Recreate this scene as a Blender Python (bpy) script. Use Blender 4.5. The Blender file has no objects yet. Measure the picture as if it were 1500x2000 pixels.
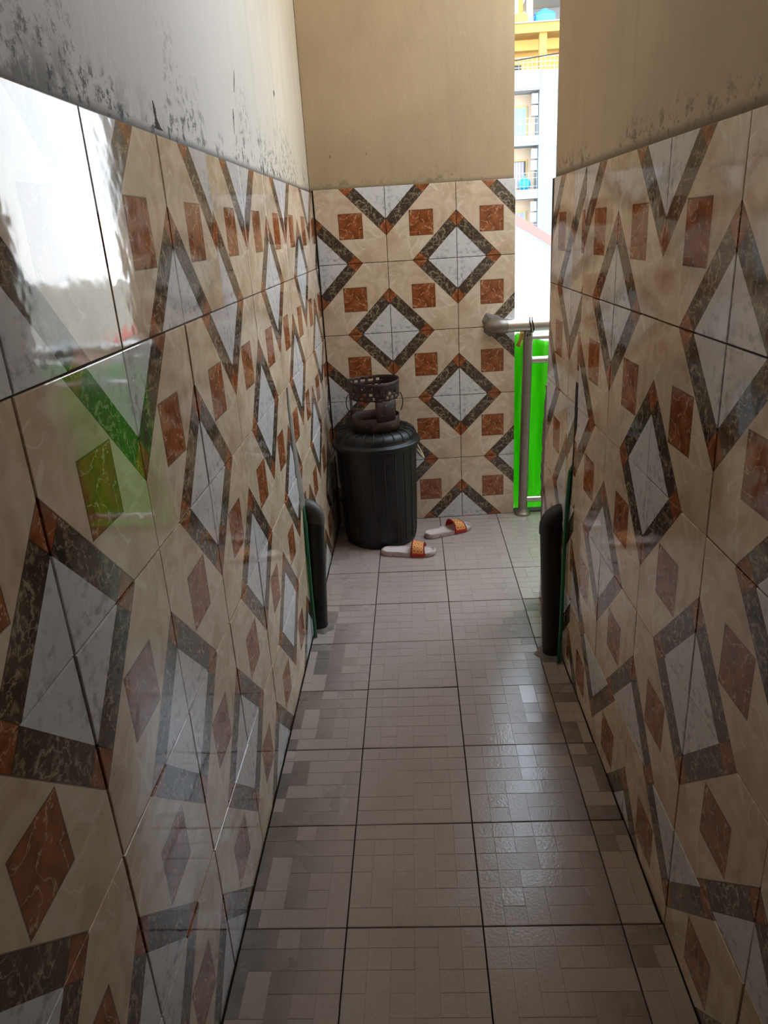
import bpy, math, random
from mathutils import Matrix, Vector
random.seed(7)
D = bpy.data; S = bpy.context.scene; COL = S.collection
R = math.radians

# ------------------------------------------------------------------ camera
cam = D.cameras.new('camera'); co = D.objects.new('camera', cam); COL.objects.link(co)
pitch, yaw, roll = R(-20.9582), R(-3.1243), R(-3.5221)
fw = Vector((math.sin(yaw)*math.cos(pitch), math.cos(yaw)*math.cos(pitch), math.sin(pitch)))
rt = Vector((math.cos(yaw), -math.sin(yaw), 0)); up = rt.cross(fw)
rt2 = rt*math.cos(roll) + up*math.sin(roll); up2 = up*math.cos(roll) - rt*math.sin(roll)
M = Matrix((rt2, up2, -fw)).transposed().to_4x4(); M.translation = (0, 0, 1.432)
co.matrix_world = M
cam.sensor_fit = 'VERTICAL'; cam.sensor_height = 24; cam.lens = 24*1429.04/2000
cam.clip_start = 0.02; cam.clip_end = 500
S.camera = co

# ------------------------------------------------------------------ sky and exposure
W = D.worlds.new('sky'); S.world = W; W.use_nodes = True
wn = W.node_tree.nodes; wl = W.node_tree.links; wn.clear()
wo = wn.new('ShaderNodeOutputWorld'); wb = wn.new('ShaderNodeBackground')
wt = wn.new('ShaderNodeTexCoord'); wsx = wn.new('ShaderNodeSeparateXYZ'); wr = wn.new('ShaderNodeValToRGB')
wl.new(wt.outputs['Generated'], wsx.inputs[0]); wl.new(wsx.outputs[2], wr.inputs[0])
wr.color_ramp.elements[0].position = 0.0; wr.color_ramp.elements[0].color = (0.92, 0.97, 1.0, 1)
wr.color_ramp.elements[1].position = 0.75; wr.color_ramp.elements[1].color = (0.66, 0.82, 1.0, 1)
wl.new(wr.outputs[0], wb.inputs[0]); wb.inputs[1].default_value = 5.5
wl.new(wb.outputs[0], wo.inputs[0])
vs = S.view_settings
vs.view_transform = 'Standard'; vs.look = 'None'; vs.gamma = 1.0; vs.use_curve_mapping = False
vs.exposure = 0.52

# ------------------------------------------------------------------ material helpers
def lin(r, g, b):
    f = lambda c: (c/255/12.92) if c/255 <= .04045 else ((c/255+.055)/1.055)**2.4
    return (f(r), f(g), f(b), 1)

class NT:
    def __init__(s, name):
        s.m = D.materials.new(name); s.m.use_nodes = True
        s.n = s.m.node_tree.nodes; s.l = s.m.node_tree.links
        s.b = s.n['Principled BSDF']
    def node(s, t, **kw):
        n = s.n.new(t)
        for k, v in kw.items(): setattr(n, k, v)
        return n
    def put(s, sock, v):
        if hasattr(v, 'is_linked') or isinstance(v, bpy.types.NodeSocket): s.l.new(v, sock)
        else: sock.default_value = v
    def math(s, op, a, b=0.0, c=None, clamp=False):
        n = s.node('ShaderNodeMath', operation=op); n.use_clamp = clamp
        s.put(n.inputs[0], a); s.put(n.inputs[1], b)
        if c is not None: s.put(n.inputs[2], c)
        return n.outputs[0]
    def mix(s, f, a, b, blend='MIX'):
        n = s.node('ShaderNodeMix', data_type='RGBA', blend_type=blend)
        s.put(n.inputs[0], f); s.put(n.inputs[6], a); s.put(n.inputs[7], b)
        return n.outputs[2]
    def noise(s, vec, scale, detail=4, rough=.55, dist=0.0):
        n = s.node('ShaderNodeTexNoise'); s.put(n.inputs['Vector'], vec)
        n.inputs['Scale'].default_value = scale; n.inputs['Detail'].default_value = detail
        n.inputs['Roughness'].default_value = rough; n.inputs['Distortion'].default_value = dist
        return n.outputs[0]
    def ramp(s, f, *stops):
        n = s.node('ShaderNodeValToRGB'); s.put(n.inputs[0], f)
        e = n.color_ramp.elements
        while len(e) < len(stops): e.new(.5)
        for q, (p, c) in zip(e, stops):
            q.position = p; q.color = c if not isinstance(c, (int, float)) else (c, c, c, 1)
        return n.outputs[0]
    def smooth(s, v, lo, hi):
        n = s.node('ShaderNodeMapRange', interpolation_type='SMOOTHSTEP')
        s.put(n.inputs[0], v); n.inputs[1].default_value = lo; n.inputs[2].default_value = hi
        return n.outputs[0]
    def vein(s, vec, scale, width, dist=.4, detail=5):
        q = s.noise(vec, scale, detail, .55, dist)
        d = s.math('ABSOLUTE', s.math('SUBTRACT', q, .5))
        return s.math('SUBTRACT', 1.0, s.smooth(d, 0.0, width))
    def coord(s, which='Object'):
        return s.node('ShaderNodeTexCoord').outputs[which]
    def pos(s): return s.node('ShaderNodeNewGeometry').outputs['Position']
    def xyz(s, v):
        n = s.node('ShaderNodeSeparateXYZ'); s.put(n.inputs[0], v); return n.outputs
    def mapping(s, v, scale=(1, 1, 1), loc=(0, 0, 0)):
        n = s.node('ShaderNodeMapping'); s.put(n.inputs[0], v)
        n.inputs['Scale'].default_value = scale; n.inputs['Location'].default_value = loc
        return n.outputs[0]
    def bump(s, h, strength=.2, dist=.01):
        n = s.node('ShaderNodeBump'); s.put(n.inputs['Height'], h)
        n.inputs['Strength'].default_value = strength; n.inputs['Distance'].default_value = dist
        s.l.new(n.outputs[0], s.b.inputs['Normal'])
    def out(s, color=None, rough=None, metal=None):
        if color is not None: s.put(s.b.inputs['Base Color'], color)
        if rough is not None: s.put(s.b.inputs['Roughness'], rough)
        if metal is not None: s.put(s.b.inputs['Metallic'], metal)
        return s.m

def simple(name, c, rough=.5, metal=0.0, var=.12, scale=8):
    t = NT(name); n = t.noise(t.coord(), scale, 5)
    f = t.math('MULTIPLY', t.math('SUBTRACT', n, .5), var*4)
    col = t.mix(t.math('ADD', .5, f, clamp=True), tuple(x*(1-var) for x in c[:3])+(1,), tuple(min(1, x*(1+var)) for x in c[:3])+(1,))
    return t.out(col, rough, metal)

T = 0.3245      # wall tile pitch
def mat_wall_tile():
    t = NT('glazed_marble_print_tile'); o = t.coord(); x = t.xyz(o)
    X = t.math('DIVIDE', x[0], T); Y = t.math('DIVIDE', x[1], T)
    a = t.math('ABSOLUTE', t.math('SUBTRACT', X, Y)); b = t.math('ABSOLUTE', t.math('ADD', X, Y))
    q = t.math('MAXIMUM', t.math('ABSOLUTE', X), t.math('ABSOLUTE', Y))
    # cream marble
    n1 = t.noise(o, 9, 5, .6, .8)
    cream = t.ramp(n1, (.3, lin(196, 168, 138)), (.5, lin(219, 195, 167)), (.72, lin(231, 213, 189)))
    od = t.mapping(o, (1.5, .75, 1)); sv = t.math('MULTIPLY', t.vein(od, 7, .03, .9, 2), t.smooth(t.noise(t.mapping(o, loc=(9, 3, 1)), 7, 2), .45, .65))
    cream = t.mix(t.math('MULTIPLY', sv, .55), cream, lin(240, 228, 206))
    cream = t.mix(t.math('MULTIPLY', t.smooth(t.noise(t.mapping(o, loc=(3, 1, 0)), 14, 3), .56, .75), .45), cream, lin(150, 126, 98))
    # white marble
    wv = t.math('MULTIPLY', t.smooth(t.noise(t.mapping(o, (1, .7, 1), (1, 5, 2)), 48, 5, .65, .3), .47, .62), t.smooth(t.noise(t.mapping(o, loc=(1, 3, 2)), 16, 3), .40, .6))
    white = t.mix(t.math('MULTIPLY', wv, .6), lin(220, 216, 214), lin(140, 138, 142))
    # dark marble
    dv = t.math('MULTIPLY', t.smooth(t.noise(t.mapping(o, loc=(7, 2, 4)), 55, 6, .7, .6), .50, .66), .8)
    dark = t.mix(t.noise(o, 30, 4), lin(52, 42, 36), lin(92, 78, 66))
    dark = t.mix(t.math('MULTIPLY', dv, .8), dark, lin(176, 154, 122))
    dark = t.mix(t.math('MULTIPLY', t.vein(t.mapping(o, loc=(4, 4, 4)), 11, .014, .5, 7), .5), dark, lin(206, 188, 156))
    # rust marble
    rv = t.math('MULTIPLY', t.vein(t.mapping(o, loc=(2, 8, 1)), 16, .014, .5, 7), t.smooth(t.noise(t.mapping(o, loc=(5, 3, 2)), 18, 3), .34, .5))
    rust = t.mix(t.smooth(t.noise(o, 24, 5), .35, .65), lin(122, 66, 34), lin(164, 94, 54))
    rust = t.mix(t.math('MULTIPLY', rv, .75), rust, lin(226, 190, 150))
    col = t.mix(t.math('GREATER_THAN', a, .36), cream, dark)
    tip = t.math('MULTIPLY', t.math('GREATER_THAN', a, .36), t.math('GREATER_THAN', b, .42))
    col = t.mix(tip, col, rust)
    col = t.mix(t.math('GREATER_THAN', a, .58), col, white)
    col = t.mix(t.math('LESS_THAN', q, .168), col, rust)
    # thin printed outlines
    e1 = t.math('LESS_THAN', t.math('ABSOLUTE', t.math('SUBTRACT', a, .36)), .006)
    e2 = t.math('LESS_THAN', t.math('ABSOLUTE', t.math('SUBTRACT', q, .168)), .004)
    e3 = t.math('MULTIPLY', t.math('LESS_THAN', t.math('ABSOLUTE', t.math('SUBTRACT', b, .42)), .005),
                t.math('MULTIPLY', t.math('GREATER_THAN', a, .36), t.math('LESS_THAN', a, .58)))
    col = t.mix(t.math('MULTIPLY', t.math('MAXIMUM', t.math('MAXIMUM', e1, e2), e3), .7), col, lin(70, 52, 38))
    p = t.pos()
    grime = t.smooth(t.noise(p, 3.1, 5, .65), .45, .8)
    col = t.mix(t.math('MULTIPLY', grime, .12), col, lin(120, 96, 70))
    t.bump(t.noise(p, 16, 2), .045, .01)
    rough = t.math('ADD', .05, t.math('MULTIPLY', grime, .10))
    t.b.inputs['IOR'].default_value = 1.52
    return t.out(col, rough)

def mat_plaster(name, base, stain_amt, zref=1.62, ystain=None):
    t = NT(name); p = t.pos(); x = t.xyz(p)
    n = t.noise(p, 2.2, 6, .6)
    c = t.mix(t.smooth(n, .3, .7), tuple(v*.86 for v in base[:3])+(1,), base)
    streak = t.noise(t.mapping(p, (14, 14, .8)), 1.0, 4)
    c = t.mix(t.math('MULTIPLY', t.smooth(streak, .5, .75), .22), c, lin(150, 132, 104))
    # damp soot and mould creeping up from the tile edge
    h = t.math('SUBTRACT', x[2], zref)
    reach = t.math('MULTIPLY', t.smooth(t.noise(t.mapping(p, (3.4, 3.4, 2.2), (2, 1, 0)), 1.0, 3, .6), .34, .66), .30 if stain_amt > .9 else .10)
    near = t.math('SUBTRACT', 1.0, t.smooth(t.math('DIVIDE', h, t.math('MAXIMUM', reach, .01)), .0, 1.0))
    spk = t.smooth(t.noise(p, 40, 8, .74), .49, .60)
    mould = t.math('MULTIPLY', t.math('MULTIPLY', near, spk), stain_amt, clamp=True)
    line = t.math('MULTIPLY', t.math('SUBTRACT', 1.0, t.smooth(h, .0, .022)), stain_amt*.9)
    mould = t.math('MAXIMUM', mould, line)
    if ystain:      # mould bloom where the corridor is damp
        g = t.math('SUBTRACT', 1.0, t.smooth(x[1], ystain[0], ystain[1]))
        bl = t.smooth(t.noise(t.mapping(p, (1, 1, .8)), 12, 9, .76), .47, .60)
        fade = t.math('SUBTRACT', 1.0, t.smooth(h, .0, .10))
        mould = t.math('MAXIMUM', mould, t.math('MULTIPLY', t.math('MULTIPLY', g, bl), t.math('ADD', .04, t.math('MULTIPLY', fade, .75))))
        c = t.mix(t.math('MULTIPLY', t.math('SUBTRACT', 1.0, t.smooth(x[1], 1.6, 3.5)), .6), c, lin(216, 212, 212))  # paler, greyer towards the near end: cool sky light put into the colour
    c = t.mix(mould, c, lin(52, 46, 44))
    chip = t.smooth(t.noise(t.mapping(p, (9, 9, 2.4), (5, 2, 7)), 1.0, 5, .6), .705, .715)
    c = t.mix(t.math('MULTIPLY', chip, .8), c, lin(70, 60, 54))
    hgt = t.math('ADD', t.math('MULTIPLY', t.noise(t.mapping(p, (1, 1, .35)), 26, 5), .6), t.math('MULTIPLY', t.noise(p, 90, 3), .25))
    t.bump(hgt, .35, .006)
    return t.out(c, .75)

FT = 0.30       # floor tile pitch
def mat_floor_tile():
    t = NT('embossed_floor_tile'); p = t.pos(); x = t.xyz(p)
    at = t.node('ShaderNodeAttribute', attribute_name='cell').outputs['Fac']
    n = t.noise(p, 5, 6, .6); g = t.noise(p, 120, 2)
    base = t.mix(n, lin(165, 148, 140), lin(186, 170, 161))
    base = t.mix(t.math('MULTIPLY', t.smooth(g, .5, .7), .15), base, lin(120, 106, 96))
    # ground-in dirt sits in the matt cells, most along the walls where nobody walks
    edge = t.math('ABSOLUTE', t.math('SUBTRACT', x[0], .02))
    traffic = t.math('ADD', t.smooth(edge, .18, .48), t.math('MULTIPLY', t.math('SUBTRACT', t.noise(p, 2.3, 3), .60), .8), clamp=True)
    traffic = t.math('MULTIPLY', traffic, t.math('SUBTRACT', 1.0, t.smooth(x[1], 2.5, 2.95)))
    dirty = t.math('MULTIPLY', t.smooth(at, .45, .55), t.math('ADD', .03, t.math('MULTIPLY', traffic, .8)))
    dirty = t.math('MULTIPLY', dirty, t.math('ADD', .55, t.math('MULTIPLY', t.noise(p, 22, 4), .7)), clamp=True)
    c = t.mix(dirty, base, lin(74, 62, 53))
    rough = t.math('ADD', .12, t.math('MULTIPLY', t.math('ADD', n, at), t.math('ADD', .07, t.math('MULTIPLY', t.smooth(edge, .1, .4), .08))))
    t.bump(t.math('ADD', t.noise(p, 160, 2), t.math('MULTIPLY', t.noise(p, 9, 2), .8)), .10, .004)
    t.b.inputs['IOR'].default_value = 1.62
    return t.out(c, rough)

MT = mat_wall_tile()
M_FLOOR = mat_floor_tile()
M_GROUT = simple('dark_grout', lin(62, 46, 34), .9, var=.3, scale=30)
M_FGROUT = simple('black_floor_grout', lin(48, 42, 38), .9, var=.3, scale=30)
M_PL_L = mat_plaster('damp_cream_plaster', lin(206, 192, 168), 1.0, 1.615, (1.0, 1.75))
M_PL_B = mat_plaster('cream_plaster', lin(184, 158, 122), .5, 1.62)
M_PL_R = mat_plaster('aged_cream_plaster', lin(200, 176, 144), .75, 1.565)
M_CEIL = simple('ceiling_paint', lin(214, 204, 186), .8, var=.05)
M_CEMENT = simple('rough_cement', lin(120, 112, 102), .95, var=.3, scale=45)
M_STEEL = simple('brushed_steel', (.62, .58, .53, 1), .28, 1.0, .08, 20)
M_STEELD = simple('weathered_steel', (.36, .32, .28, 1), .42, .9, .25, 30)

# ------------------------------------------------------------------ object helpers
def mesh(name, v, f, mats=(), smooth=False):
    m = D.meshes.new(name); m.from_pydata([tuple(p) for p in v], [], f)
    for k in (mats if isinstance(mats, (list, tuple)) else [mats]): m.materials.append(k)
    if smooth: m.polygons.foreach_set('use_smooth', [True]*len(m.polygons))
    m.update(); return m
def link(name, data, parent=None, mw=None):
    o = D.objects.new(name, data); COL.objects.link(o)
    if parent: o.parent = parent
    if mw is not None: o.matrix_local = mw
    return o
def tag(o, label=None, cat=None, group=None, kind=None):
    if label: o['label'] = label
    if cat: o['category'] = cat
    if group: o['group'] = group
    if kind: o['kind'] = kind
    return o
def empty(name, loc, label=None, cat=None, group=None, rz=0):
    o = link(name, None); o.location = loc; o.rotation_euler.z = rz
    o.empty_display_size = .05
    return tag(o, label, cat, group)

class MB:
    def __init__(s): s.v = []; s.f = []
    def add(s, v, f):
        k = len(s.v); s.v += [tuple(p) for p in v]; s.f += [tuple(i+k for i in q) for q in f]; return s
    def box(s, x0, x1, y0, y1, z0, z1, b=0.0):
        if b <= 0:
            v = [(x, y, z) for z in (z0, z1) for y in (y0, y1) for x in (x0, x1)]
            return s.add(v, [(0, 2, 3, 1), (4, 5, 7, 6), (0, 1, 5, 4), (2, 6, 7, 3), (0, 4, 6, 2), (1, 3, 7, 5)])
        # chamfered box
        lv = [(z0, b), (z0+b, 0), (z1-b, 0), (z1, b)]
        v = []
        for z, i in lv:
            c = b if i == 0 else b
            if i == 0: v += [(x0+b, y0, z), (x1-b, y0, z), (x1, y0+b, z), (x1, y1-b, z), (x1-b, y1, z), (x0+b, y1, z), (x0, y1-b, z), (x0, y0+b, z)]
            else: v += [(x0+b, y0+b, z), (x1-b, y0+b, z), (x1-b, y0+b, z), (x1-b, y1-b, z), (x1-b, y1-b, z), (x0+b, y1-b, z), (x0+b, y1-b, z), (x0+b, y0+b, z)]
        f = []
        for k in range(3):
            for i in range(8): j = (i+1) % 8; f.append((k*8+i, k*8+j, k*8+8+j, k*8+8+i))
        f.append(tuple(range(7, -1, -1))); f.append(tuple(range(24, 32)))
        return s.add(v, f)
    def tube(s, pts, r, n=12, caps=True):
        pts = [Vector(p) for p in pts]; m = len(pts)
        rs = r if isinstance(r, (list, tuple)) else [r]*m
        ref = None; k = len(s.v); vv = []
        for i, p in enumerate(pts):
            d = (pts[min(i+1, m-1)] - pts[max(i-1, 0)]).normalized()
            if ref is None: ref = Vector((0, 0, 1)) if abs(d.z) < .9 else Vector((1, 0, 0))
            a = (ref - d*ref.dot(d)).normalized(); ref = a; b = d.cross(a)
            vv += [p + (a*math.cos(2*math.pi*j/n) + b*math.sin(2*math.pi*j/n))*rs[i] for j in range(n)]
        f = [(i*n+j, i*n+(j+1) % n, (i+1)*n+(j+1) % n, (i+1)*n+j) for i in range(m-1) for j in range(n)]
        if caps: f += [tuple(range(n-1, -1, -1)), tuple(range((m-1)*n, m*n))]
        return s.add(vv, f)
    def lathe(s, prof, n=48, c=(0, 0), rib=None, close=False):
        vv = []
        for (r, z) in prof:
            for j in range(n):
                a = 2*math.pi*j/n; q = r + (rib(j, z) if rib else 0)
                vv.append((c[0]+q*math.cos(a), c[1]+q*math.sin(a), z))
        m = len(prof)
        f = [(i*n+j, i*n+(j+1) % n, (i+1)*n+(j+1) % n, (i+1)*n+j) for i in range(m-1) for j in range(n)]
        return s.add(vv, f)
    def build(s, name, mat, parent=None, smooth=False, mw=None, angle=None):
        m = mesh(name, s.v, s.f, mat, smooth or angle is not None)
        if angle is not None: m.set_sharp_from_angle(angle=R(angle))
        return link(name, m, parent, mw)

def clip_poly(poly, x0, x1, y0, y1):
    def cut(p, ax, val, keep_less):
        out = []
        for i in range(len(p)):
            a, b = p[i], p[(i+1) % len(p)]
            ia = (a[ax] <= val) if keep_less else (a[ax] >= val); ib = (b[ax] <= val) if keep_less else (b[ax] >= val)
            if ia: out.append(a)
            if ia != ib:
                t = (val-a[ax])/(b[ax]-a[ax]); out.append((a[0]+(b[0]-a[0])*t, a[1]+(b[1]-a[1])*t))
        return out
    for ax, val, kl in ((0, x0, False), (0, x1, True), (1, y0, False), (1, y1, True)):
        poly = cut(poly, ax, val, kl)
        if len(poly) < 3: return []
    return poly

_tiles = {}
def tile_mesh(poly):
    """a glazed tile cut to poly (centred local coords), rounded arris, 9 mm thick, face at z = 0"""
    key = tuple((round(x, 4), round(y, 4)) for x, y in poly)
    if key in _tiles: return _tiles[key]
    cx = sum(p[0] for p in poly)/len(poly); cy = sum(p[1] for p in poly)/len(poly); n = len(poly)
    def inset(d): 
        out = []
        for x, y in poly:
            out.append((x-d*(1 if x > cx else -1), y-d*(1 if y > cy else -1)))
        return out
    v = [(x, y, -.009) for x, y in poly] + [(x, y, -.0016) for x, y in poly] + [(x, y, -.0004) for x, y in inset(.0006)] + [(x, y, 0) for x, y in inset(.0018)]
    f = [tuple(range(3*n, 4*n))]
    for k in range(3):
        for i in range(n): j = (i+1) % n; f.append((k*n+i, k*n+j, (k+1)*n+j, (k+1)*n+i))
    m = mesh('tile', v, f, MT); _tiles[key] = m
    return m
GAP = .0013
def lay_wall(parent, origin, right, normal, cols, rows, typ, xr, zr, cutcol=None, shear=None, jit=1.0):
    """cols: list of (u0, u1, key, phase); one object per tile"""
    upv = Vector((0, 0, 1)); right = Vector(right).normalized(); normal = Vector(normal).normalized()
    for (u0, u1, key, off) in cols:
        for r, (v1, v0) in enumerate(rows):           # v1 top, v0 bottom
            t = typ(key, r)
            cu = u0 + off + T/2; cv = v1 - T/2
            a0, a1 = max(u0, xr[0]), min(u1, xr[1]); b0, b1 = max(v0, zr[0]), min(v1, zr[1])
            if a1-a0 < .008 or b1-b0 < .008: continue
            poly = [(a0+GAP-cu, b0+GAP-cv), (a1-GAP-cu, b0+GAP-cv), (a1-GAP-cu, b1-GAP-cv), (a0+GAP-cu, b1-GAP-cv)]
            if shear and key == shear[0]:             # slanted outer edge at the wall end
                poly = [(x if x > 0 else shear[1](y+cv)-cu, y) for x, y in poly]
            if t == 'B': poly = [(y, -x) for x, y in poly]
            m = tile_mesh(poly)
            base = Matrix((right, upv, normal)).transposed().to_4x4()
            base.translation = Vector(origin) + right*cu + upv*cv + normal*random.uniform(-.0008, .0006)*jit
            rot = Matrix.Rotation(R(90) if t == 'B' else 0, 4, 'Z')
            wob = Matrix.Rotation(R(random.gauss(0, .16)*jit), 4, 'X') @ Matrix.Rotation(R(random.gauss(0, .16)*jit), 4, 'Y')
            link('tile', m, parent, base @ wob @ rot)

# ------------------------------------------------------------------ room shell
Y0, YE = -1.7, 2.64                      # near end of the corridor, end of the right wall
BY = 3.62; bk = math.tan(R(3.0))         # back wall line y = BY + bk (x-.1)
by = lambda x: BY + bk*(x-.1)
ZC = 2.95; ZR = 2.47  # right wall stops below the ceiling; unseen gap added for sky light
XL = -.434; ryaw = math.tan(R(-.6243)); rx = lambda y: .4756 + ryaw*(y-2)
XLand = 2.0

def structure(name, mb, mat, label, cat):
    return tag(mb.build(name, mat), label, cat, kind='structure')

floor = structure('floor', MB().box(-.60, XLand, Y0-.15, 3.70, -.16, -.011), M_FGROUT, 'grey embossed tile floor of the narrow corridor', 'floor')
wl_ = structure('wall_left', MB().box(XL-.16, XL-.012, Y0, 3.80, -.011, ZC), M_PL_L, 'long tiled corridor wall with damp stained plaster above, behind the bin', 'wall')
wb_ = structure('wall_back', MB().add([(x, y, z) for z in (-.011, ZC) for x, y in ((XL-.01, by(XL)+.012), (.482, by(.482)+.012), (.482, by(.482)+.15), (XL-.01, by(XL)+.15))],
        [(3, 2, 1, 0), (4, 5, 6, 7), (0, 1, 5, 4), (1, 2, 6, 5), (2, 3, 7, 6), (3, 0, 4, 7)]), M_PL_B, 'tiled end wall with beige plaster above, facing the camera', 'wall')
wr_ = structure('wall_right', MB().add([(x, y, z) for z in (-.011, ZR) for x, y in ((rx(Y0)+.012, Y0), (rx(YE)+.012, YE-.02), (XLand, YE-.02), (XLand, Y0))],
        [(0, 1, 2, 3), (7, 6, 5, 4), (0, 4, 5, 1), (1, 5, 6, 2), (2, 6, 7, 3), (3, 7, 4, 0)]), M_PL_R, 'tiled corridor wall that ends before the railing, beige plaster above', 'wall')
structure('added_near_wall', MB().box(-.60, .70, Y0-.15, Y0, -.011, ZC), M_PL_R, 'unseen plaster wall added behind the camera to dim the near end', 'wall')  # added out of view so brightness falls off towards the camera
structure('ceiling', MB().box(-.60, .66, Y0-.15, 3.80, ZC, ZC+.15), M_CEIL, 'plain painted concrete ceiling over the corridor', 'ceiling')
structure('added_landing_wall', MB().box(2.0, 2.12, 2.62, 3.80, -.16, ZC), M_PL_R, 'unseen plaster wall added on the landing to block side light', 'wall')  # added out of view to keep side light off the far corner

MB().box(.50, .62, 2.44, 2.56, ZR, ZC).build('roof_pier', M_PL_R, wr_)  # unseen pier at the far end of the added sky opening
MB().box(.50, .62, Y0, 1.25, ZR, ZC).build('added_upper_wall', M_PL_R, wr_)  # unseen wall added to shut the opening and dim the near end
# grout beds behind the tiles
MB().box(XL-.012, XL-.0035, Y0, by(XL), -.011, 1.612).build('grout', M_GROUT, wl_)
MB().add([(x, by(x)+d, z) for z in (-.011, 1.6215) for x, d in ((XL, .0035), (.488, .0035), (.488, .013), (XL, .013))],
         [(3, 2, 1, 0), (4, 5, 6, 7), (0, 1, 5, 4), (1, 2, 6, 5), (2, 3, 7, 6), (3, 0, 4, 7)]).build('grout', M_GROUT, wb_)
MB().add([(x, y, z) for z in (-.011, 1.5605) for x, y in ((rx(Y0)+.0035, Y0), (rx(YE)+.0035, YE-.01), (rx(YE)+.013, YE-.01), (rx(Y0)+.013, Y0))],
         [(0, 1, 2, 3), (7, 6, 5, 4), (0, 4, 5, 1), (1, 5, 6, 2), (2, 6, 7, 3), (3, 7, 4, 0)]).build('grout', M_GROUT, wr_)

# ---- left wall tiles (u = y)
def typ_l(k, r):
    b = (k+r) % 2 == 0
    if r == 0 and k <= 1: b = not b
    return 'B' if b else 'A'
LT = 1.6137
cols = [(1.0916+k*T, 1.0916+(k+1)*T, k, 0.0) for k in range(-5, 8)]
rows = [(LT-r*T, LT-(r+1)*T) for r in range(5)]
lay_wall(wl_, (XL, 0, 0), (0, 1, 0), (1, 0, 0), cols, rows, typ_l, (Y0, by(XL)-.004), (0, 9))
# ---- back wall tiles (u along the wall)
ub = Vector((1, bk, 0)).normalized(); nb = Vector((0, 0, 1)).cross(ub)*-1
typ_b = lambda k, r: 'A' if (k+r) % 2 == 0 else 'B'
cols = [(-.1075+k*T, -.1075+(k+1)*T, k, 0.0) for k in (-1, 0, 1)]
cols[0] = (XL+.004, cols[0][1], -1, cols[0][0]-(XL+.004))
cols[2] = (cols[2][0], .490, 1, 0.0)
BT = 1.6225
rows = [(BT-r*T, BT-(r+1)*T) for r in range(5)]
lay_wall(wb_, (0, by(0), 0), ub, nb, cols, rows, typ_b, (-9, 9), (0, 9), jit=.7)
# ---- right wall tiles (u = -y)
def typ_r(k, r):
    if k == -2: return 'A'
    if k == -3: return 'A' if r % 2 == 0 else 'B'
    b = (k+r) % 2 == 0
    if r == 4: b = not b
    return 'B' if b else 'A'
RT = 1.5621
cols = [(-1.8206+m*T, -1.8206+(m+1)*T, m, 0.0) for m in range(-1, 7)]
cols += [(-2.283, -2.145, -2, 0.0), (-2.283-T, -2.283, -3, 0.0)]
rows = [(RT-r*T, RT-(r+1)*T) for r in range(5)]
ur = Vector((-ryaw, -1, 0)).normalized(); nr = Vector((-1, ryaw, 0)).normalized()
edge_end = lambda z: -(2.69 - .068*z)
lay_wall(wr_, (.4756-2*ryaw, 0, 0), ur, nr, cols, rows, typ_r, (-9, -Y0), (0, 9), shear=(-3, edge_end))

# ---- broken mortar lip at the end of the right wall, cement along the chased pipes
mb = MB(); rng = random.Random(3); k = 26; pts = []
for i in range(k+1):
    z = .28 + .60*i/k; w = .012 + .016*math.sin(math.pi*i/k) + rng.uniform(-.005, .007)
    yb = -edge_end(z)
    pts += [(rx(2.64)+.001, yb-.004, z), (rx(2.64)+.002-w*.12, yb+w*1.9, z), (rx(2.64)+.05, yb+w*1.5, z), (rx(2.64)+.05, yb-.06, z)]
f = [(i*4+a, i*4+(a+1) % 4, i*4+4+(a+1) % 4, i*4+4+a) for i in range(k) for a in range(4)] + [(3, 2, 1, 0), (k*4, k*4+1, k*4+2, k*4+3)]
mb.add(pts, f).build('mortar_edge', M_CEMENT, wr_)
def smear(parent, path, plane, outward, mat, name, th=.003, seed=1):
    """irregular trowelled strip lying on a wall: path of (y, z, halfwidth)"""
    g = random.Random(seed); v = []; f = []
    n = 24; P = []
    for i in range(n+1):
        q = i/n*(len(path)-1); a = min(int(q), len(path)-2); t = q-a
        P.append([path[a][j]*(1-t)+path[a+1][j]*t for j in range(3)])
    for (y, z, w) in P:
        l, r = w*g.uniform(.75, 1.25), w*g.uniform(.75, 1.25)
        x = plane(y)
        v += [(x, y-l, z), (x+outward*th, y-l*.8, z), (x+outward*th*1.5, y, z), (x+outward*th, y+r*.8, z), (x, y+r, z)]
    for i in range(n):
        for a in range(4): f.append((i*5+a, i*5+a+1, i*5+6+a, i*5+5+a))
    return link(name, mesh(name, v, f, mat), parent)
smear(wl_, [(2.43, .96, .008), (2.435, .87, .022), (2.46, .74, .03), (2.49, .62, .045), (2.52, .50, .055)], lambda y: XL-.0005, 1, M_CEMENT, 'cement_patch', seed=4)
M_SLOT_SHADE = simple('slot_shade', lin(38, 30, 24), .95, var=.4, scale=60)  # for a raised dark strip; shade of the open slot put into its colour
smear(wr_, [(2.165, .985, .014), (2.168, .86, .020), (2.172, .84, .007), (2.19, .65, .007), (2.235, .50, .010)], lambda y: rx(y)+.0005, -1, M_SLOT_SHADE, 'slot_shade_strip', th=.0012, seed=5)

M_CHIP = simple('bare_dark_plaster', lin(66, 56, 50), .95, var=.4, scale=70)
for k, path in enumerate(([(2.214, 1.852, .001), (2.20, 1.825, .005), (2.182, 1.796, .002)], [(2.142, 1.752, .001), (2.14, 1.735, .006), (2.13, 1.71, .003), (2.128, 1.692, .001)],
                          [(2.858, 1.906, .002), (2.856, 1.898, .013), (2.85, 1.884, .003)], [(1.462, 1.672, .002), (1.465, 1.66, .008), (1.466, 1.645, .006), (1.474, 1.627, .026)],
                          [(2.50, 1.655, .002), (2.497, 1.64, .007), (2.497, 1.622, .010)])):
    smear(wl_, path, lambda y: XL-.0122, 1, M_CHIP, 'paint_chip', th=.0006, seed=20+k)

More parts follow.
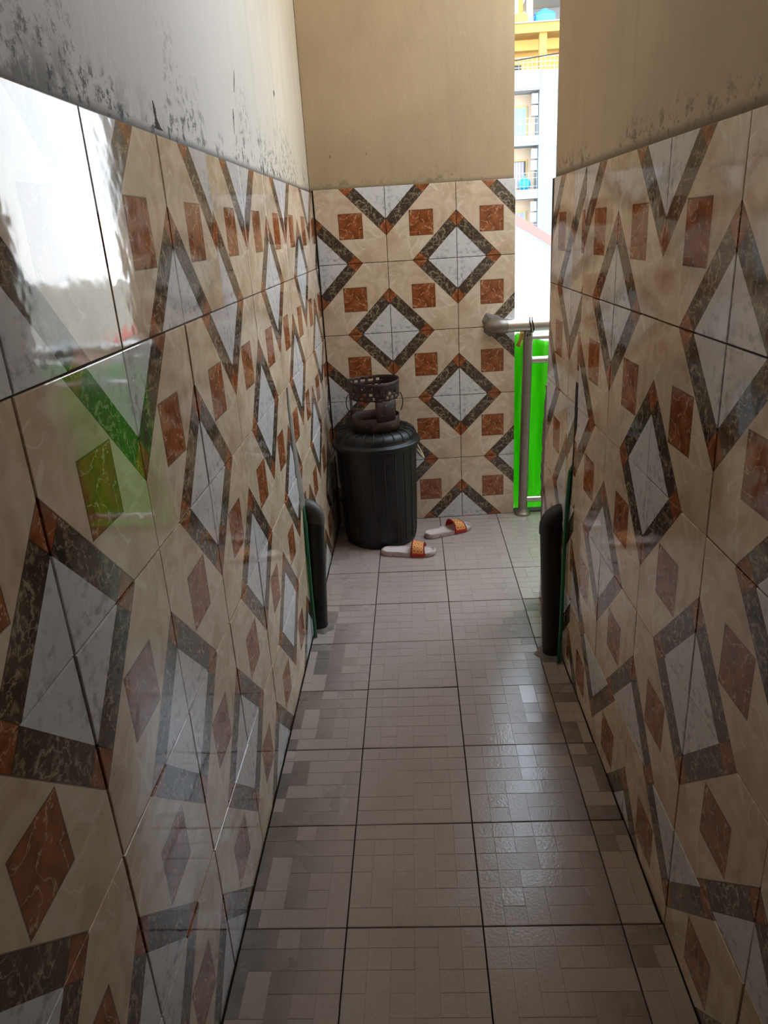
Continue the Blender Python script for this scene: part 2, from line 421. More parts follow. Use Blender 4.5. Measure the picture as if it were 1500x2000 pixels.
# ---- floor tiles with an embossed mosaic relief
def layout(seed):
    g = random.Random(seed); n = 6; free = {(i, j) for i in range(n) for j in range(n)}; out = []
    for j in range(n):
        for i in range(n):
            if (i, j) not in free: continue
            opts = [(1, 1)]*3 + [(2, 1)]*3 + [(1, 2)]*2 + [(1, 3), (3, 1)]
            w, h = g.choice(opts)
            cells = [(i+a, j+b) for a in range(w) for b in range(h)]
            if not all(c in free for c in cells): w, h = 1, 1; cells = [(i, j)]
            free -= set(cells); out.append((i/n, j/n, (i+w)/n, (j+h)/n, g.random()))
    return out
LAY = [layout(s) for s in (11, 23, 37, 41, 59)]
_ft = {}
def floor_tile_mesh(var, x0, x1, y0, y1):
    key = (var, round(x0, 3), round(x1, 3), round(y0, 3), round(y1, 3))
    if key in _ft: return _ft[key]
    v = []; f = []; at = []
    def q(*i): f.append(i)
    # tile body up to the groove level
    k = 0
    v += [(x, y, z) for z in (-.010, -.0009) for x, y in ((x0, y0), (x1, y0), (x1, y1), (x0, y1))]
    for i in range(4): q(i, (i+1) % 4, 4+(i+1) % 4, 4+i); at.append(.2)
    q(4, 5, 6, 7); at.append(.3)
    for (a, b, c, d, r) in LAY[var]:
        X0, X1 = max((a-.5)*FT, x0), min((c-.5)*FT, x1); Yb, Yt = max((b-.5)*FT, y0), min((d-.5)*FT, y1)
        if X1-X0 < .006 or Yt-Yb < .006: continue
        k = len(v); e = .0009
        zt = 0 if r < .6 else -.0004
        v += [(x, y, -.0009) for x, y in ((X0+.0004, Yb+.0004), (X1-.0004, Yb+.0004), (X1-.0004, Yt-.0004), (X0+.0004, Yt-.0004))]
        v += [(x, y, zt) for x, y in ((X0+e, Yb+e), (X1-e, Yb+e), (X1-e, Yt-e), (X0+e, Yt-e))]
        for i in range(4): q(k+i, k+(i+1) % 4, k+4+(i+1) % 4, k+4+i); at.append(r)
        q(k+4, k+5, k+6, k+7); at.append(r)
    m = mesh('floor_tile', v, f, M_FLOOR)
    a = m.attributes.new('cell', 'FLOAT', 'FACE'); a.data.foreach_set('value', at)
    _ft[key] = m; return m
g = random.Random(5)
for i in range(-1, 11):
    for j in range(-15, 4):
        cx = -.203 + (i+.5)*FT; cy = 2.976 + (j+.5)*FT
        xa, xb, ya, yb = cx-FT/2, cx+FT/2, cy-FT/2, cy+FT/2
        xlo = XL+.002; yhi = 3.66
        if cy < 2.52: xhi = rx(cy)-.001
        elif ya < 2.64: xhi = .70
        else: xhi = XLand-.02
        if xb <= xhi+.001 or cy >= 2.52: pass
        xa, xb, ya, yb = max(xa, xlo), min(xb, xhi), max(ya, Y0), min(yb, yhi)
        if xb-xa < .01 or yb-ya < .01: continue
        if ya < 2.62 and xa > .47: continue
        gp = .0016
        var = g.randrange(5)
        m = floor_tile_mesh(var, xa+gp-cx, xb-gp-cx, ya+gp-cy, yb-gp-cy)
        mw = Matrix.Translation((cx, cy, g.uniform(-.0007, .0005))) @ Matrix.Rotation(R(g.gauss(0, .12)), 4, 'X') @ Matrix.Rotation(R(g.gauss(0, .12)), 4, 'Y')
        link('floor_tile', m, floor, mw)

# ------------------------------------------------------------------ black bin with lid
M_BIN = None
t = NT('black_bin_plastic'); p = t.coord()
c_ = t.mix(t.smooth(t.noise(t.mapping(p, (5, 5, 14)), 3, 6, .7), .55, .8), lin(12, 11, 11), lin(44, 41, 39))
t.bump(t.noise(p, 60, 3), .08, .004); M_BIN = t.out(c_, .42)
BX, BYc = -.203, 3.393
b = empty('trash_bin', (BX, BYc, 0), 'tall black ribbed plastic bin with a lid, in the far corner', 'bin')
NR = 22; n = NR*8
def rib(j, z):
    k = j % 8
    return .0042 if k == 0 else (.0012 if k in (1, 7) else 0)
prof = [(.0, .004), (.150, .004), (.163, .002), (.172, .010), (.176, .03), (.184, .25), (.190, .47), (.193, .485)]
mb = MB().lathe(prof, 66)
mb.build('body', M_BIN, b, angle=35)
M_BINW = simple('worn_black_plastic', lin(46, 44, 43), .5, var=.25, scale=30)
for k in range(NR):
    a = 2*math.pi*(k+.3)/NR
    MB().tube([((r+.0005)*math.cos(a), (r+.0005)*math.sin(a), z) for r, z in prof[4:7]], .0022, 6).build('rib', M_BINW, b, smooth=True)
mb = MB().lathe([(.194, .478), (.200, .480), (.201, .488), (.200, .496), (.192, .498), (.186, .47)], 96)
mb.build('rim', M_BIN, b, angle=40)
lid = MB().lathe([(.204, .490), (.2105, .490), (.2125, .495), (.2125, .504), (.209, .510), (.198, .513), (.194, .517), (.193, .530), (.187, .545), (.174, .558), (.156, .565), (.138, .565), (.127, .561), (.119, .556), (.05, .556), (.0005, .556)], 96).build('lid', M_BIN, b, angle=50)
for i in range(24):
    a = 2*math.pi*i/24
    pts = [((r+.001)*math.cos(a), (r+.001)*math.sin(a), z+.001) for r, z in ((.193, .524), (.191, .535), (.186, .548), (.172, .561), (.152, .567), (.136, .566))]
    MB().tube(pts, .0020, 5).build('lid_rib', M_BINW, lid, smooth=True)
M_ROPE = simple('cream_rope', lin(196, 182, 150), .9, var=.2, scale=60)
for sgn in (1, -1):
    pts = [(sgn*(.196+.030*math.sin(math.pi*k/12)), -.02-.05*(k/12-.5)*1.1, .470-.055*math.sin(math.pi*k/12)-.012*(k/12)) for k in range(13)]
    MB().tube(pts, .0042, 7).build('rope_handle', M_ROPE, b, smooth=True)

# ------------------------------------------------------------------ rusty charcoal stove on the lid
t = NT('rusted_sheet_iron'); p = t.coord()
n1 = t.noise(p, 14, 6, .65); n2 = t.noise(p, 60, 4)
c_ = t.ramp(n1, (.3, lin(34, 25, 24)), (.5, lin(62, 46, 42)), (.66, lin(84, 58, 48)), (.8, lin(108, 68, 42)))
c_ = t.mix(t.math('MULTIPLY', t.smooth(n2, .62, .72), .4), c_, lin(176, 156, 140))
t.bump(n2, .25, .004); M_RUST = t.out(c_, .62, .35)
st = empty('charcoal_stove', (-.197, 3.372, .5675), 'rusty perforated sheet-iron charcoal stove standing on the bin lid', 'stove')
def sheet(name, r0, r1, zs, segs, a0, a1, skip, parent, jag=None):
    """curved sheet with holes; faces for which skip(i, j) holds are left open"""
    full = abs(a1-a0) >= 359.9
    nn = segs if full else segs+1; v = []; f = []
    z0, z1 = zs[0], zs[-1]
    for j, z in enumerate(zs):
        for i in range(nn):
            a = R(a0 + (a1-a0)*i/segs); r = r0 + (r1-r0)*(z-z0)/max(1e-6, z1-z0)
            dz = jag(i, j) if jag else 0
            v.append((r*math.cos(a), r*math.sin(a), z+dz))
    for j in range(len(zs)-1):
        for i in range(segs):
            if skip(i, j): continue
            k = (i+1) % nn if full else i+1
            f.append((j*nn+i, j*nn+k, (j+1)*nn+k, (j+1)*nn+i))
    o = link(name, mesh(name, v, f, M_RUST, True), parent)
    md = o.modifiers.new('thickness', 'SOLIDIFY'); md.thickness = .0022; md.offset = 0
    return o
sheet('fire_cup', .112, .112, [0, .03, .064], 72, 0, 360, lambda i, j: False, st, lambda i, j: .0016*math.sin(i*.5) if j == 2 else 0)
MB().lathe([(.0005, .014), (.06, .012), (.110, .016)], 48).build('ash_floor', M_RUST, st, smooth=True)
gz = [.148, .157, .169, .176, .188, .205, .217, .230]
gg = random.Random(2); drop = {(i, j) for i in range(90) for j in (1, 3, 5) if gg.random() < .06}
def holes(i, j):
    if j == 1: return i % 4 in (0, 1) and (i, j) not in drop
    if j == 3: return (i+2) % 4 in (0, 1) and (i, j) not in drop
    if j == 5: return i % 5 in (0, 1, 2) and (20 < i < 72) and (i//5) % 2 >= 0 and (i, j) not in drop
    return False
sheet('perforated_ring', .116, .119, gz, 96, 0, 360, holes, st, lambda i, j: .0025*math.sin(i*.13+1)+(.002*math.sin(i*.9) if j == 0 else 0))
for a0, a1 in ((-84, -32), (160, 196), (62, 92)):
    sheet('upright', .113, .116, [.05, .10, .156], 12, a0, a1, lambda i, j: False, st)
M_WIRE = simple('black_wire', lin(30, 26, 24), .6, .3)
for sg in (-1, 1):
    pts = [(sg*(.121+.012*math.sin(math.pi*k/10)), .0, .165-.085*k/10) for k in range(11)]
    MB().tube(pts, .0022, 6).build('wire_handle', M_WIRE, st, smooth=True)

# ------------------------------------------------------------------ slippers
t = NT('pale_worn_rubber'); p = t.coord()
c_ = t.mix(t.smooth(t.noise(p, 30, 6, .65), .45, .7), lin(206, 188, 180), lin(150, 130, 118))
t.bump(t.noise(p, 120, 2), .1, .002); M_SOLE = t.out(c_, .7)
M_FOOT = simple('pale_pink_footbed', lin(216, 198, 194), .75, var=.08, scale=25)
t = NT('red_yellow_lattice_print'); p = t.mapping(t.coord('UV'), (4, 7, 1)); x = t.xyz(p)
fx = t.math('SUBTRACT', t.math('FRACT', x[0]), .5); fy = t.math('SUBTRACT', t.math('FRACT', x[1]), .5)
rr = t.math('SQRT', t.math('ADD', t.math('MULTIPLY', fx, fx), t.math('MULTIPLY', fy, fy)))
ringm = t.math('LESS_THAN', t.math('ABSOLUTE', t.math('SUBTRACT', rr, .30)), .075)
c_ = t.mix(ringm, lin(212, 88, 44), lin(230, 196, 108))
cross = t.math('LESS_THAN', t.math('ABSOLUTE', t.math('SUBTRACT', t.math('ADD', t.math('ABSOLUTE', fx), t.math('ABSOLUTE', fy)), .58)), .06)
c_ = t.mix(cross, c_, lin(226, 178, 92))
u_ = t.xyz(t.coord('UV'))
bord = t.math('GREATER_THAN', t.math('ABSOLUTE', t.math('SUBTRACT', u_[0], .5)), .40)
bord2 = t.math('GREATER_THAN', t.math('ABSOLUTE', t.math('SUBTRACT', u_[1], .5)), .43)
c_ = t.mix(t.math('MAXIMUM', bord, bord2), c_, lin(196, 44, 38)); M_STRAP = t.out(c_, .55)
M_LINING = simple('red_lining', lin(196, 34, 36), .7)
M_BEAD = simple('black_beads', lin(34, 18, 22), .35)

def sole_outline(L, n=40):
    """half widths along the foot: 0 heel .. L toe"""
    out = []
    for i in range(n+1):
        s = i/n
        w = .034 + .013*math.sin(math.pi*min(1, max(0, (s-.25)/1.0)))*1.0
        if s < .15: w *= math.sqrt(max(0, 1-((.15-s)/.15)**2))
        if s > .80: w *= math.sqrt(max(0, 1-((s-.80)/.20)**2))
        out.append((s*L, max(w, .0015)))
    return out
def slipper(loc, rz, label, mirror):
    e = empty('slipper', loc, label, 'slipper', 'pair of slippers on the floor', rz)
    L = .26; o = sole_outline(L); n = len(o)
    def ring(scale, z, extra=0):
        pts = []
        for (x, w) in o: pts.append(((x-L/2)*scale(x), w*scale(x)+extra, z(x)))
        for (x, w) in reversed(o): pts.append(((x-L/2)*scale(x), -(w*scale(x)+extra), z(x)))
        return pts
    lift = lambda x: .004*max(0, (x/L-.75)/.25)**2
    th = lambda x: .027 - .006*(x/L)
    rings = [ring(lambda x: .95, lambda x: lift(x)), ring(lambda x: 1.0, lambda x: .004+lift(x)), ring(lambda x: 1.0, lambda x: th(x)*.8+lift(x)),
             ring(lambda x: .985, lambda x: th(x)+lift(x)), ring(lambda x: .94, lambda x: th(x)+.001+lift(x)), ring(lambda x: .90, lambda x: th(x)-.004+lift(x))]
    k = 2*n; v = [p for r_ in rings for p in r_]; f = []
    for r_ in range(len(rings)-1):
        for i in range(k): j = (i+1) % k; f.append((r_*k+i, r_*k+j, (r_+1)*k+j, (r_+1)*k+i))
    f.append(tuple(range(k-1, -1, -1)))
    link('sole', mesh('sole', v, f, M_SOLE, True), e)
    fr = rings[-1]; v = []; f = []
    cols = 8
    for i in range(n):
        x, w, z = fr[i]
        for c in range(cols+1): 
            q = c/cols*2-1; v.append((x, w*q, z-.003*(1-q*q)))
    for i in range(n-1):
        for c in range(cols): a = i*(cols+1)+c; f.append((a, a+1, a+cols+2, a+cols+1))
    link('footbed', mesh('footbed', v, f, M_FOOT, True), e)
    # strap: an arch over the forefoot, fastened under the sole edge
    nu, nv = 8, 24; v = []; uv = []; f = []
    xa, xb = .012, .082
    def strap_pt(u, w):
        x = xa + (xb-xa)*u; s = (x+L/2)
        hw = [ww for xx, ww in o if xx >= s-1e-6][0] + .003
        a = math.pi*w; hh = .060 - .016*u
        cx = math.cos(a); y = hw*(abs(cx)**.75)*(1 if cx > 0 else -1); z = .006 + (hh)*(math.sin(a)**.75)
        return (x + .006*math.sin(a)*(1-2*u), y, z)
    for i in range(nu+1):
        for j in range(nv+1): v.append(strap_pt(i/nu, j/nv)); uv.append((i/nu, j/nv))
    for i in range(nu):
        for j in range(nv): a = i*(nv+1)+j; f.append((a, a+1, a+nv+2, a+nv+1))
    m = mesh('strap', v, f, [M_STRAP, M_LINING], True)
    ul = m.uv_layers.new(name='UVMap')
    for lp in m.loops: ul.data[lp.index].uv = uv[lp.vertex_index]
    so = link('strap', m, e); md = so.modifiers.new('thickness', 'SOLIDIFY'); md.thickness = .0035; md.offset = -1; md.material_offset = 1; md.use_flip_normals = False
    for u in (.02, .98):
        mb = MB()
        for j in range(2, 27):
            x, y, z = strap_pt(u, j/28); r_ = .0024
            c0 = Vector((x, y, z))
            vv = [c0+Vector(d)*r_ for d in ((1, 0, 0), (-1, 0, 0), (0, 1, 0), (0, -1, 0), (0, 0, 1.2), (0, 0, -1))]
            mb.add(vv, [(0, 2, 4), (2, 1, 4), (1, 3, 4), (3, 0, 4), (2, 0, 5), (1, 2, 5), (3, 1, 5), (0, 3, 5)])
        mb.build('bead_trim', M_BEAD, so, smooth=True)
    if mirror: e.scale.y = -1
    return e
slipper((-.067, 3.165, 0), math.atan2(-.024, .256), 'slipper with red patterned strap lying right in front of the black bin', False)
slipper((.130, 3.405, 0), math.atan2(.122, .229), 'slipper with red patterned strap turned towards the railing, nearest the end wall', True)

# ------------------------------------------------------------------ pipes rising from the floor into the walls, green hoses beside them
M_PVC = simple('black_pvc', lin(24, 23, 23), .45, var=.25, scale=18)
M_ELB = simple('dusty_grey_elbow', lin(74, 68, 62), .5, var=.25, scale=22)
M_HOSE = simple('green_hose', lin(28, 104, 64), .4, var=.15, scale=25)
def pipe(base, top, wall_dir, r, label, hose, hlabel):
    e = empty('drain_pipe', base, label, 'pipe')
    B = Vector((0, 0, 0)); Tt = Vector(top)-Vector(base)
    MB().tube([B+Vector((0, 0, .001)), Tt*.5, Tt], r, 28).build('riser', M_PVC, e, angle=50)
    d = Vector(wall_dir); bend = .048; pts = []
    for k in range(13):
        a = R(90)*k/12
        pts.append(Tt + Vector((0, 0, bend*math.sin(a))) + d*(bend*(1-math.cos(a))))
    pts = [Tt - Vector((0, 0, .022))] + pts + [pts[-1]+d*.012]
    MB().tube(pts, r*1.07, 28).build('elbow', M_ELB if wall_dir[0] < 0 else M_PVC, e, angle=50)
    mb = MB().lathe([(r*1.0, .010), (r*1.35, .005), (r*1.75, -.001)], 24, rib=lambda j, z: .006*math.sin(j*1.7)*(z < .006))
    mb.build('cement_collar', M_CEMENT, e, smooth=True)
    h = MB().tube(hose, .0068, 10).build('hose', M_HOSE, None, smooth=True)
    tag(h, hlabel, 'hose')
pipe((-.414, 2.50, 0), (-.399, 2.565, .435), (-1, 0, 0), .031, 'black pipe with grey elbow against the tiled wall on the bin side',
     [(-.422, 2.425, .003), (-.4255, 2.44, .15), (-.4265, 2.46, .30), (-.4275, 2.485, .44), (-.433, 2.50, .505), (-.441, 2.507, .52)], 'thin green hose beside the grey-elbowed pipe')
pipe((.442, 2.262, 0), (.437, 2.335, .455), (1, 0, 0), .034, 'thick black pipe against the wall that ends at the railing',
     [(.453, 2.196, .003), (.459, 2.204, .15), (.4625, 2.216, .33), (.4645, 2.213, .48), (.465, 2.20, .60), (.468, 2.19, .70), (.476, 2.187, .72)], 'thin green hose running up beside the thick black pipe')

# ------------------------------------------------------------------ steel railing
RY = 3.585
rl = empty('railing', (.53, 3.63, 0), 'stainless steel balcony railing let into the end wall', 'railing')
o_ = Vector((.53, 3.63, 0))
L_ = lambda pts: [Vector(p)-o_ for p in pts]
MB().tube(L_([(.44, RY, .978), (1.2, RY+.02, .975), (XLand, RY+.03, .975)]), .030, 24).build('top_rail', M_STEEL, rl, angle=50)
pts = [(.372+.055*(1-math.cos(R(90)*k/10))-.0, 3.64-(3.64-RY)*math.sin(R(90)*k/10), .983-.005*k/10) for k in range(11)] + [(.448, RY, .978)]
MB().tube(L_(pts), .0325, 24).build('wall_elbow', M_STEELD, rl, angle=50)
MB().tube(L_([(.440, RY, .978), (.447, RY, .978)]), .0338, 24).build('weld_collar', M_STEELD, rl, angle=50)
mb = MB(); gg = random.Random(9); nn = 18; c0 = Vector((.378, by(.378), .985))
v = []
for lay, (sc, dp) in enumerate(((1.0, 0), (.86, .010), (.62, .016))):
    for k in range(nn):
        a = 2*math.pi*k/nn; rr_ = .052*sc*(1+.16*math.sin(3*a+1)+.08*math.sin(7*a))
        v.append(c0 + Vector((rr_*math.cos(a), -dp+.001, rr_*1.02*math.sin(a))) - o_)
f = [(l*nn+i, l*nn+(i+1) % nn, (l+1)*nn+(i+1) % nn, (l+1)*nn+i) for l in range(2) for i in range(nn)] + [tuple(range(2*nn, 3*nn))]
mb.add(v, f).build('cement_patch', M_CEMENT, rl)
PX = [.540, 1.45]
for k, px in enumerate(PX):
    MB().tube(L_([(px-.008, 3.622, 0), (px, 3.612, .5), (px+.008, 3.602, .955)]), .0235, 20).build('post', M_STEELD if k == 0 else M_STEEL, rl, angle=50)
    fl = MB().lathe([(.042, .0), (.042, .006), (.036, .012), (.030, .020), (.026, .030), (.0236, .034)], 28).build('base_flange', M_STEELD, rl, smooth=True, mw=Matrix.Translation(Vector((px-.008, 3.622, 0))-o_))
for z, r in ((.912, .010), (.805, .017), (.085, .016)):
    MB().tube(L_([(PX[0], 3.618, z), (XLand, 3.628, z)]), r, 16).build('cross_rail', M_STEEL, rl, angle=50)
for k in range(1, 4):
    xx = PX[0] + k*(PX[1]-PX[0])/4
    MB().tube(L_([(xx, 3.62, .085), (xx, 3.62, .805)]), .010, 12).build('bar', M_STEEL, rl, angle=50)
# concrete kerb under the railing
structure('trim_1', MB().box(.483, XLand, 3.645, 3.70, -.16, .006), simple('mossy_cement', lin(84, 84, 72), .95, var=.3, scale=30), 'low rough cement kerb under the steel railing', 'kerb')
# ------------------------------------------------------------------ green cloth tied to the railing
t = NT('bright_green_cloth'); p = t.coord()
wv = t.noise(t.mapping(p, (3, 3, .6)), 3, 4)
c_ = t.mix(wv, lin(70, 196, 16), lin(120, 208, 48))
t.b.inputs['Base Color'].default_value = lin(90, 205, 25); t.l.new(c_, t.b.inputs['Base Color']); t.b.inputs['Roughness'].default_value = .7
tr = t.node('ShaderNodeBsdfTranslucent'); t.l.new(c_, tr.inputs[0]); mx = t.node('ShaderNodeMixShader'); mx.inputs[0].default_value = .42
t.l.new(t.b.outputs[0], mx.inputs[1]); t.l.new(tr.outputs[0], mx.inputs[2]); t.l.new(mx.outputs[0], t.n['Material Output'].inputs[0])
M_GREEN = t.m
cl = empty('green_cloth', (1.0, 3.68, .05), 'bright green cloth hanging from the steel railing', 'cloth')
nx, nz = 170, 36; v = []; f = []
for i in range(nx+1):
    s = i/nx; x = .488 + 1.15*s
    sag = .055*abs(math.sin(math.pi*(s*1.15/.46 - .06)))**.8
    top = .925 - sag; bot = -.05 + .09*max(0, 1-s/.035)
    for j in range(nz+1):
        w = j/nz; z = bot + (top-bot)*w
        y = 3.738 + .022*math.sin(62*s+2.4*w) + .014*abs(math.sin(75*s-5*w+1)) + .006*math.sin(170*s+9*w) - .012*w
        v.append((x + .010*math.sin(9*w+3*s)*(1-w) - 1.0 - .012*(1-w), y-3.68, z-.05))
for i in range(nx):
    for j in range(nz): a = i*(nz+1)+j; f.append((a, a+nz+1, a+nz+2, a+1))
so = link('sheet', mesh('sheet', v, f, M_GREEN, True), cl)
md = so.modifiers.new('thickness', 'SOLIDIFY'); md.thickness = .0008
M_YEL = simple('yellow_rag', lin(226, 186, 84), .8)
mb = MB()
kn = [(.527, 3.640, .955), (.522, 3.632, .925), (.514, 3.634, .900), (.506, 3.640, .872)]
mb.tube([Vector(p)-Vector((1.0, 3.68, .05)) for p in kn], [.010, .013, .009, .012], 8).build('yellow_tie', M_YEL, cl, smooth=True)
for dx in (0, .012):
    pts = [(.552+dx+.004*math.sin(a*2), RY+.0345*math.cos(a), .978+.0345*math.sin(a)) for a in [2*math.pi*k/24 for k in range(25)]]
    pts = pts + [(.540+dx, RY-.01, .93), (.525+dx, 3.625, .905)]
    MB().tube([Vector(p)-Vector((1.0, 3.68, .05)) for p in pts], .0024, 6).build('wire_tie', M_WIRE, cl, smooth=True)

# ------------------------------------------------------------------ outside: ground, neighbour's roof, apartment block
M_GRD = simple('dusty_ground', lin(150, 140, 124), .95, var=.15, scale=.3)
structure('ground', MB().box(-150, 150, 3.9, 220, -7.2, -7.0), M_GRD, 'dusty open ground below the balcony', 'ground')
M_HW = simple('white_rendered_wall', lin(146, 150, 154), .9, var=.03, scale=.6)
M_RED = simple('red_roof_trim', lin(186, 84, 78), .5, var=.05)
M_RSH = simple('pale_roof_sheet', lin(170, 178, 186), .45, var=.04)
M_PINK = simple('pink_render', lin(176, 140, 128), .9, var=.05)
hs = empty('neighbour_house', (3, 14, -7), 'white gabled neighbour house with red roof edge, beyond the railing', 'house')
H = lambda x, y, z: (x-3, y-14, z+7)
sl = (1.147-1.521)/(2.516-1.907)       # slope of the verge
rz = lambda x: 1.521 + sl*(x-1.907) - .13
xr0, xr1 = -1.4, 7.4
xrid = 0.6
def roof_z(x): return rz(x) if x >= xrid else rz(xrid) + (x-xrid)*abs(sl)
poly = [(xr0, -7), (xr1, -7), (xr1, roof_z(xr1)), (xrid, roof_z(xrid)), (xr0, roof_z(xr0))]
v = [H(x, y, z) for y in (14.0, 22.0) for x, z in poly]
MB().add(v, [(0, 1, 2, 3, 4), (9, 8, 7, 6, 5)] + [(i, 5+i, 5+(i+1) % 5, (i+1) % 5) for i in range(5)]).build('gable_wall', M_HW, hs)
MB().box(xr0-3-.02, xr1-3+.02, -.02, .0, 0, 6.0).build('lower_wall', M_PINK, hs)
def slab(x0, x1, y0, y1, o0, o1):
    v = [H(x, y, roof_z(x)+o) for y in (y0, y1) for x, o in ((x0, o0), (x1, o0), (x1, o1), (x0, o1))]
    return MB().add(v, [(0, 1, 2, 3), (7, 6, 5, 4), (0, 4, 5, 1), (1, 5, 6, 2), (2, 6, 7, 3), (3, 7, 4, 0)])
for x0, x1 in ((xrid, xr1+.3), (xr0-.3, xrid)):
    slab(x0, x1, 13.75, 22.3, .03, .10).build('roof_slope', M_RSH, hs)
    slab(x0, x1, 13.70, 13.76, -.02, .14).build('red_verge', M_RED, hs)

M_BW = simple('white_tower_render', lin(126, 134, 140), .9, var=.02, scale=.4)
M_BY = simple('yellow_render', lin(176, 134, 70), .9, var=.04, scale=.4)
M_BP = simple('peach_render', lin(206, 184, 160), .9, var=.04, scale=.4)
M_YF = simple('yellow_window_frame', lin(200, 170, 96), .6)
M_GL = simple('pale_blue_glass', lin(126, 158, 190), .12, var=.04)
M_DK = simple('dark_interior', lin(86, 86, 92), .8)
M_CUR = simple('lavender_curtain', lin(164, 158, 186), .9, var=.08, scale=3)
M_RAIL = simple('white_painted_rail', lin(160, 168, 176), .6)
M_AC = simple('white_ac_case', lin(190, 194, 196), .6, var=.02)
M_GRY = simple('grey_render', lin(150, 152, 154), .9)
ab = empty('apartment_building', (7.77, 48, -7), 'pale apartment tower with yellow penthouse and stacked balconies far beyond the railing', 'building')
def part(name, mat, x0, x1, y0, y1, z0, z1, parent=ab):
    o = (7.77, 48, -7)
    return MB().box(x0-o[0], x1-o[0], y0-o[1], y1-o[1], z0-o[2], z1-o[2]).build(name, mat, parent)
part('tower_wall', M_BW, 7.77, 12.2, 48, 57, -7, 9.47)
part('recess_wall', M_BP, -3, 7.77, 49.5, 57, -7, 9.0)
part('parapet', M_BW, -3, 7.78, 47.9, 48.2, 8.55, 9.50)
part('roof_slab', M_BW, -3, 12.2, 48.2, 57, 8.6, 9.2)
part('storey_edge', M_GRY, -3, 7.75, 47.95, 49.5, 8.48, 8.56)
ST = 2.88
for s in range(5):
    zt = 6.15 - s*ST            # top of the balcony front below this storey
    part('balcony_slab', M_BW, -3, 7.76, 48.0, 49.5, zt-.52, zt)
    for k in range(4):
        x1 = 7.22 - k*2.6; x0 = x1 - 1.25
        w = part('window', M_YF, x0-.07, x1+.07, 49.40, 49.5, zt+.05, zt+1.72)
        part('pane', M_GL if s != 1 else M_DK, x0, x1, 49.38, 49.41, zt+.12, zt+1.64, w)
        if s >= 1:
            for c in range(6):
                part('curtain', M_CUR, x0+.12+c*.17, x0+.12+c*.17+.155, 49.33+.03*(c % 2), 49.36+.03*(c % 2), zt+.12, zt+1.6, w)
    rr_ = MB(); o = (7.77, 48, -7)
    for z in (.16, .62, .90): rr_.tube([(-3-o[0], .1, zt+z-o[2]), (-.04, .1, zt+z-o[2])], .015, 6)
    for k in range(0, 44): rr_.tube([(-.1-k*.24, .1, zt-o[2]), (-.1-k*.24, .1, zt+.9-o[2])], .008, 5)
    rr_.build('balcony_rail', M_RAIL, ab)
    for k, dz in enumerate((1.72, 1.10) if s < 3 else ()):
        a = empty('air_conditioner', (7.60, 48.45, zt+dz), '%s air conditioner box of the pair on the %s balcony of the far tower' % (('upper', 'lower')[k], ('highest', 'second highest', 'third highest', 'fourth highest', 'lowest')[s]), 'air conditioner', 'air conditioners on the far tower')
        MB().box(-.20, .14, -.14, .14, 0, .48, ).build('case', M_AC, a)
        MB().box(-.17, .05, -.150, -.14, .05, .43).build('fan_grille', M_RAIL, a)
        MB().box(-.22, .16, -.16, .14, -.06, 0).build('bracket', M_GRY, a)
for z in (7.25, 4.37, 1.49, -1.4):
    w = part('window', M_RAIL, 8.86, 9.9, 47.95, 48.02, z, z+1.05); part('pane', M_GL, 8.95, 9.82, 47.94, 47.96, z+.08, z+.97, w)
    part('window_hood', M_BW, 8.80, 9.96, 47.75, 48.0, z+1.08, z+1.16)
# penthouse
M_BY_LIFT = simple('yellow_render_lightened', lin(222, 180, 104), .9, var=.04, scale=.4)  # lightened copy of the yellow; offsets penthouse shade through its colour
part('penthouse_wall', M_BY_LIFT, -3, 12, 50.6, 56, 9.2, 11.3)
part('roof_beam', M_BY, -3, 12, 47.9, 50.6, 11.28, 11.74)
part('roof_lip', M_BW, -3, 12, 47.8, 50.6, 11.74, 11.80)
for x in (4.4, 7.72, 10.9): part('column', M_BY, x, x+.42, 48.06, 48.4, 9.475, 11.3)
part('inner_beam', M_BY_LIFT, -3, 12, 49.6, 50.0, 10.75, 11.28)
part('doorway', M_DK, 6.3, 7.05, 50.55, 50.6, 9.2, 10.2)
rr_ = MB(); o = (7.77, 48, -7)
for z in (9.62, 9.86, 10.10): rr_.tube([(-10.7, -.02, z-o[2]), (4.3, -.02, z-o[2])], .02, 6)
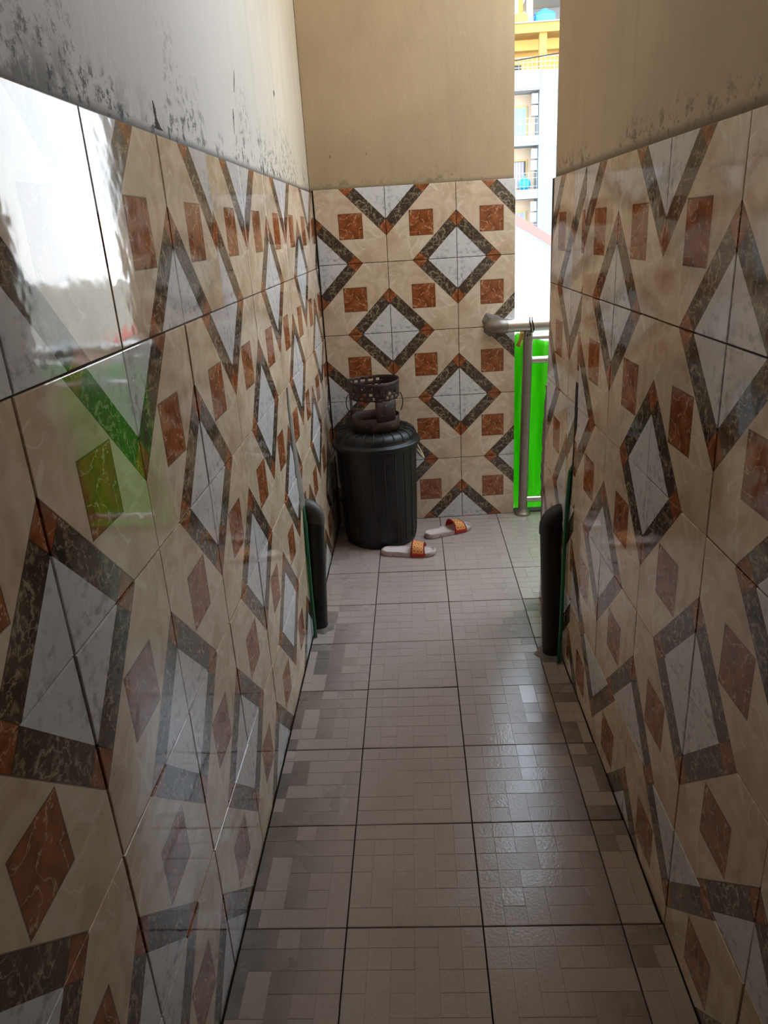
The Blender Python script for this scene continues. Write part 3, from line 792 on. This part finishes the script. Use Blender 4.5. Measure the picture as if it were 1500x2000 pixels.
for k in range(60): rr_.tube([(-10.7+k*.25, -.02, 9.47-o[2]), (-10.7+k*.25, -.02, 10.10-o[2])], .009, 5)
rr_.build('penthouse_rail', M_RAIL, ab)
part('roof_pier', M_BW, 7.10, 7.42, 48.6, 49.0, 11.8, 14.2)
part('roof_pier', M_BY, 6.70, 6.95, 49.2, 49.6, 11.8, 14.2)
part('parapet_block', M_BY, -3, 7.05, 48.0, 48.3, 11.8, 12.25)
part('canopy', M_GRY, 7.1, 12.0, 48.4, 52, 13.2, 13.5)
part('canopy_back', M_GRY, 7.42, 12.0, 51.5, 51.8, 11.8, 13.2)
M_TANK = simple('blue_tank_plastic', lin(58, 132, 196), .5, var=.06, scale=3)
tk = empty('water_tank', (8.12, 48.9, 11.80), 'blue plastic water tank on the roof of the far tower', 'tank')
MB().lathe([(.0005, 0), (.60, 0), (.62, .04), (.60, .10), (.62, .16), (.60, .22), (.62, .28), (.60, .34), (.62, .40), (.60, .46), (.62, .50), (.56, .56), (.24, .70), (.20, .70)], 32).build('body', M_TANK, tk, angle=40)
MB().lathe([(.20, .70), (.20, .76), (.16, .78), (.0005, .78)], 24).build('cap', M_TANK, tk, angle=40)
bb = empty('laundry_bundle', (7.05, 48.62, 3.275), 'bright blue bundle on the balcony with lavender curtains', 'bundle')
M_BLU = simple('bright_blue_plastic', lin(30, 150, 210), .5, var=.1, scale=5)
MB().lathe([(.0005, 0), (.22, .02), (.34, .20), (.33, .42), (.22, .62), (.06, .70), (.0005, .70)], 18, rib=lambda j, z: .02*math.sin(j*2.1+z*9)).build('bag', M_BLU, bb, smooth=True)
MB().tube([(0, 0, .68), (.03, 0, .74), (.0, 0, .78)], .03, 8).build('knot', M_BLU, bb, smooth=True)
cb = MB().tube([(-30+60*k/40+3.2, 20, 5.05+.087*(-30+60*k/40)*1.0+.0009*(-30+60*k/40)**2) for k in range(41)], .014, 6).build('overhead_cable', M_WIRE, smooth=True)
tag(cb, 'thin dark overhead cable strung past the far tower', 'cable')
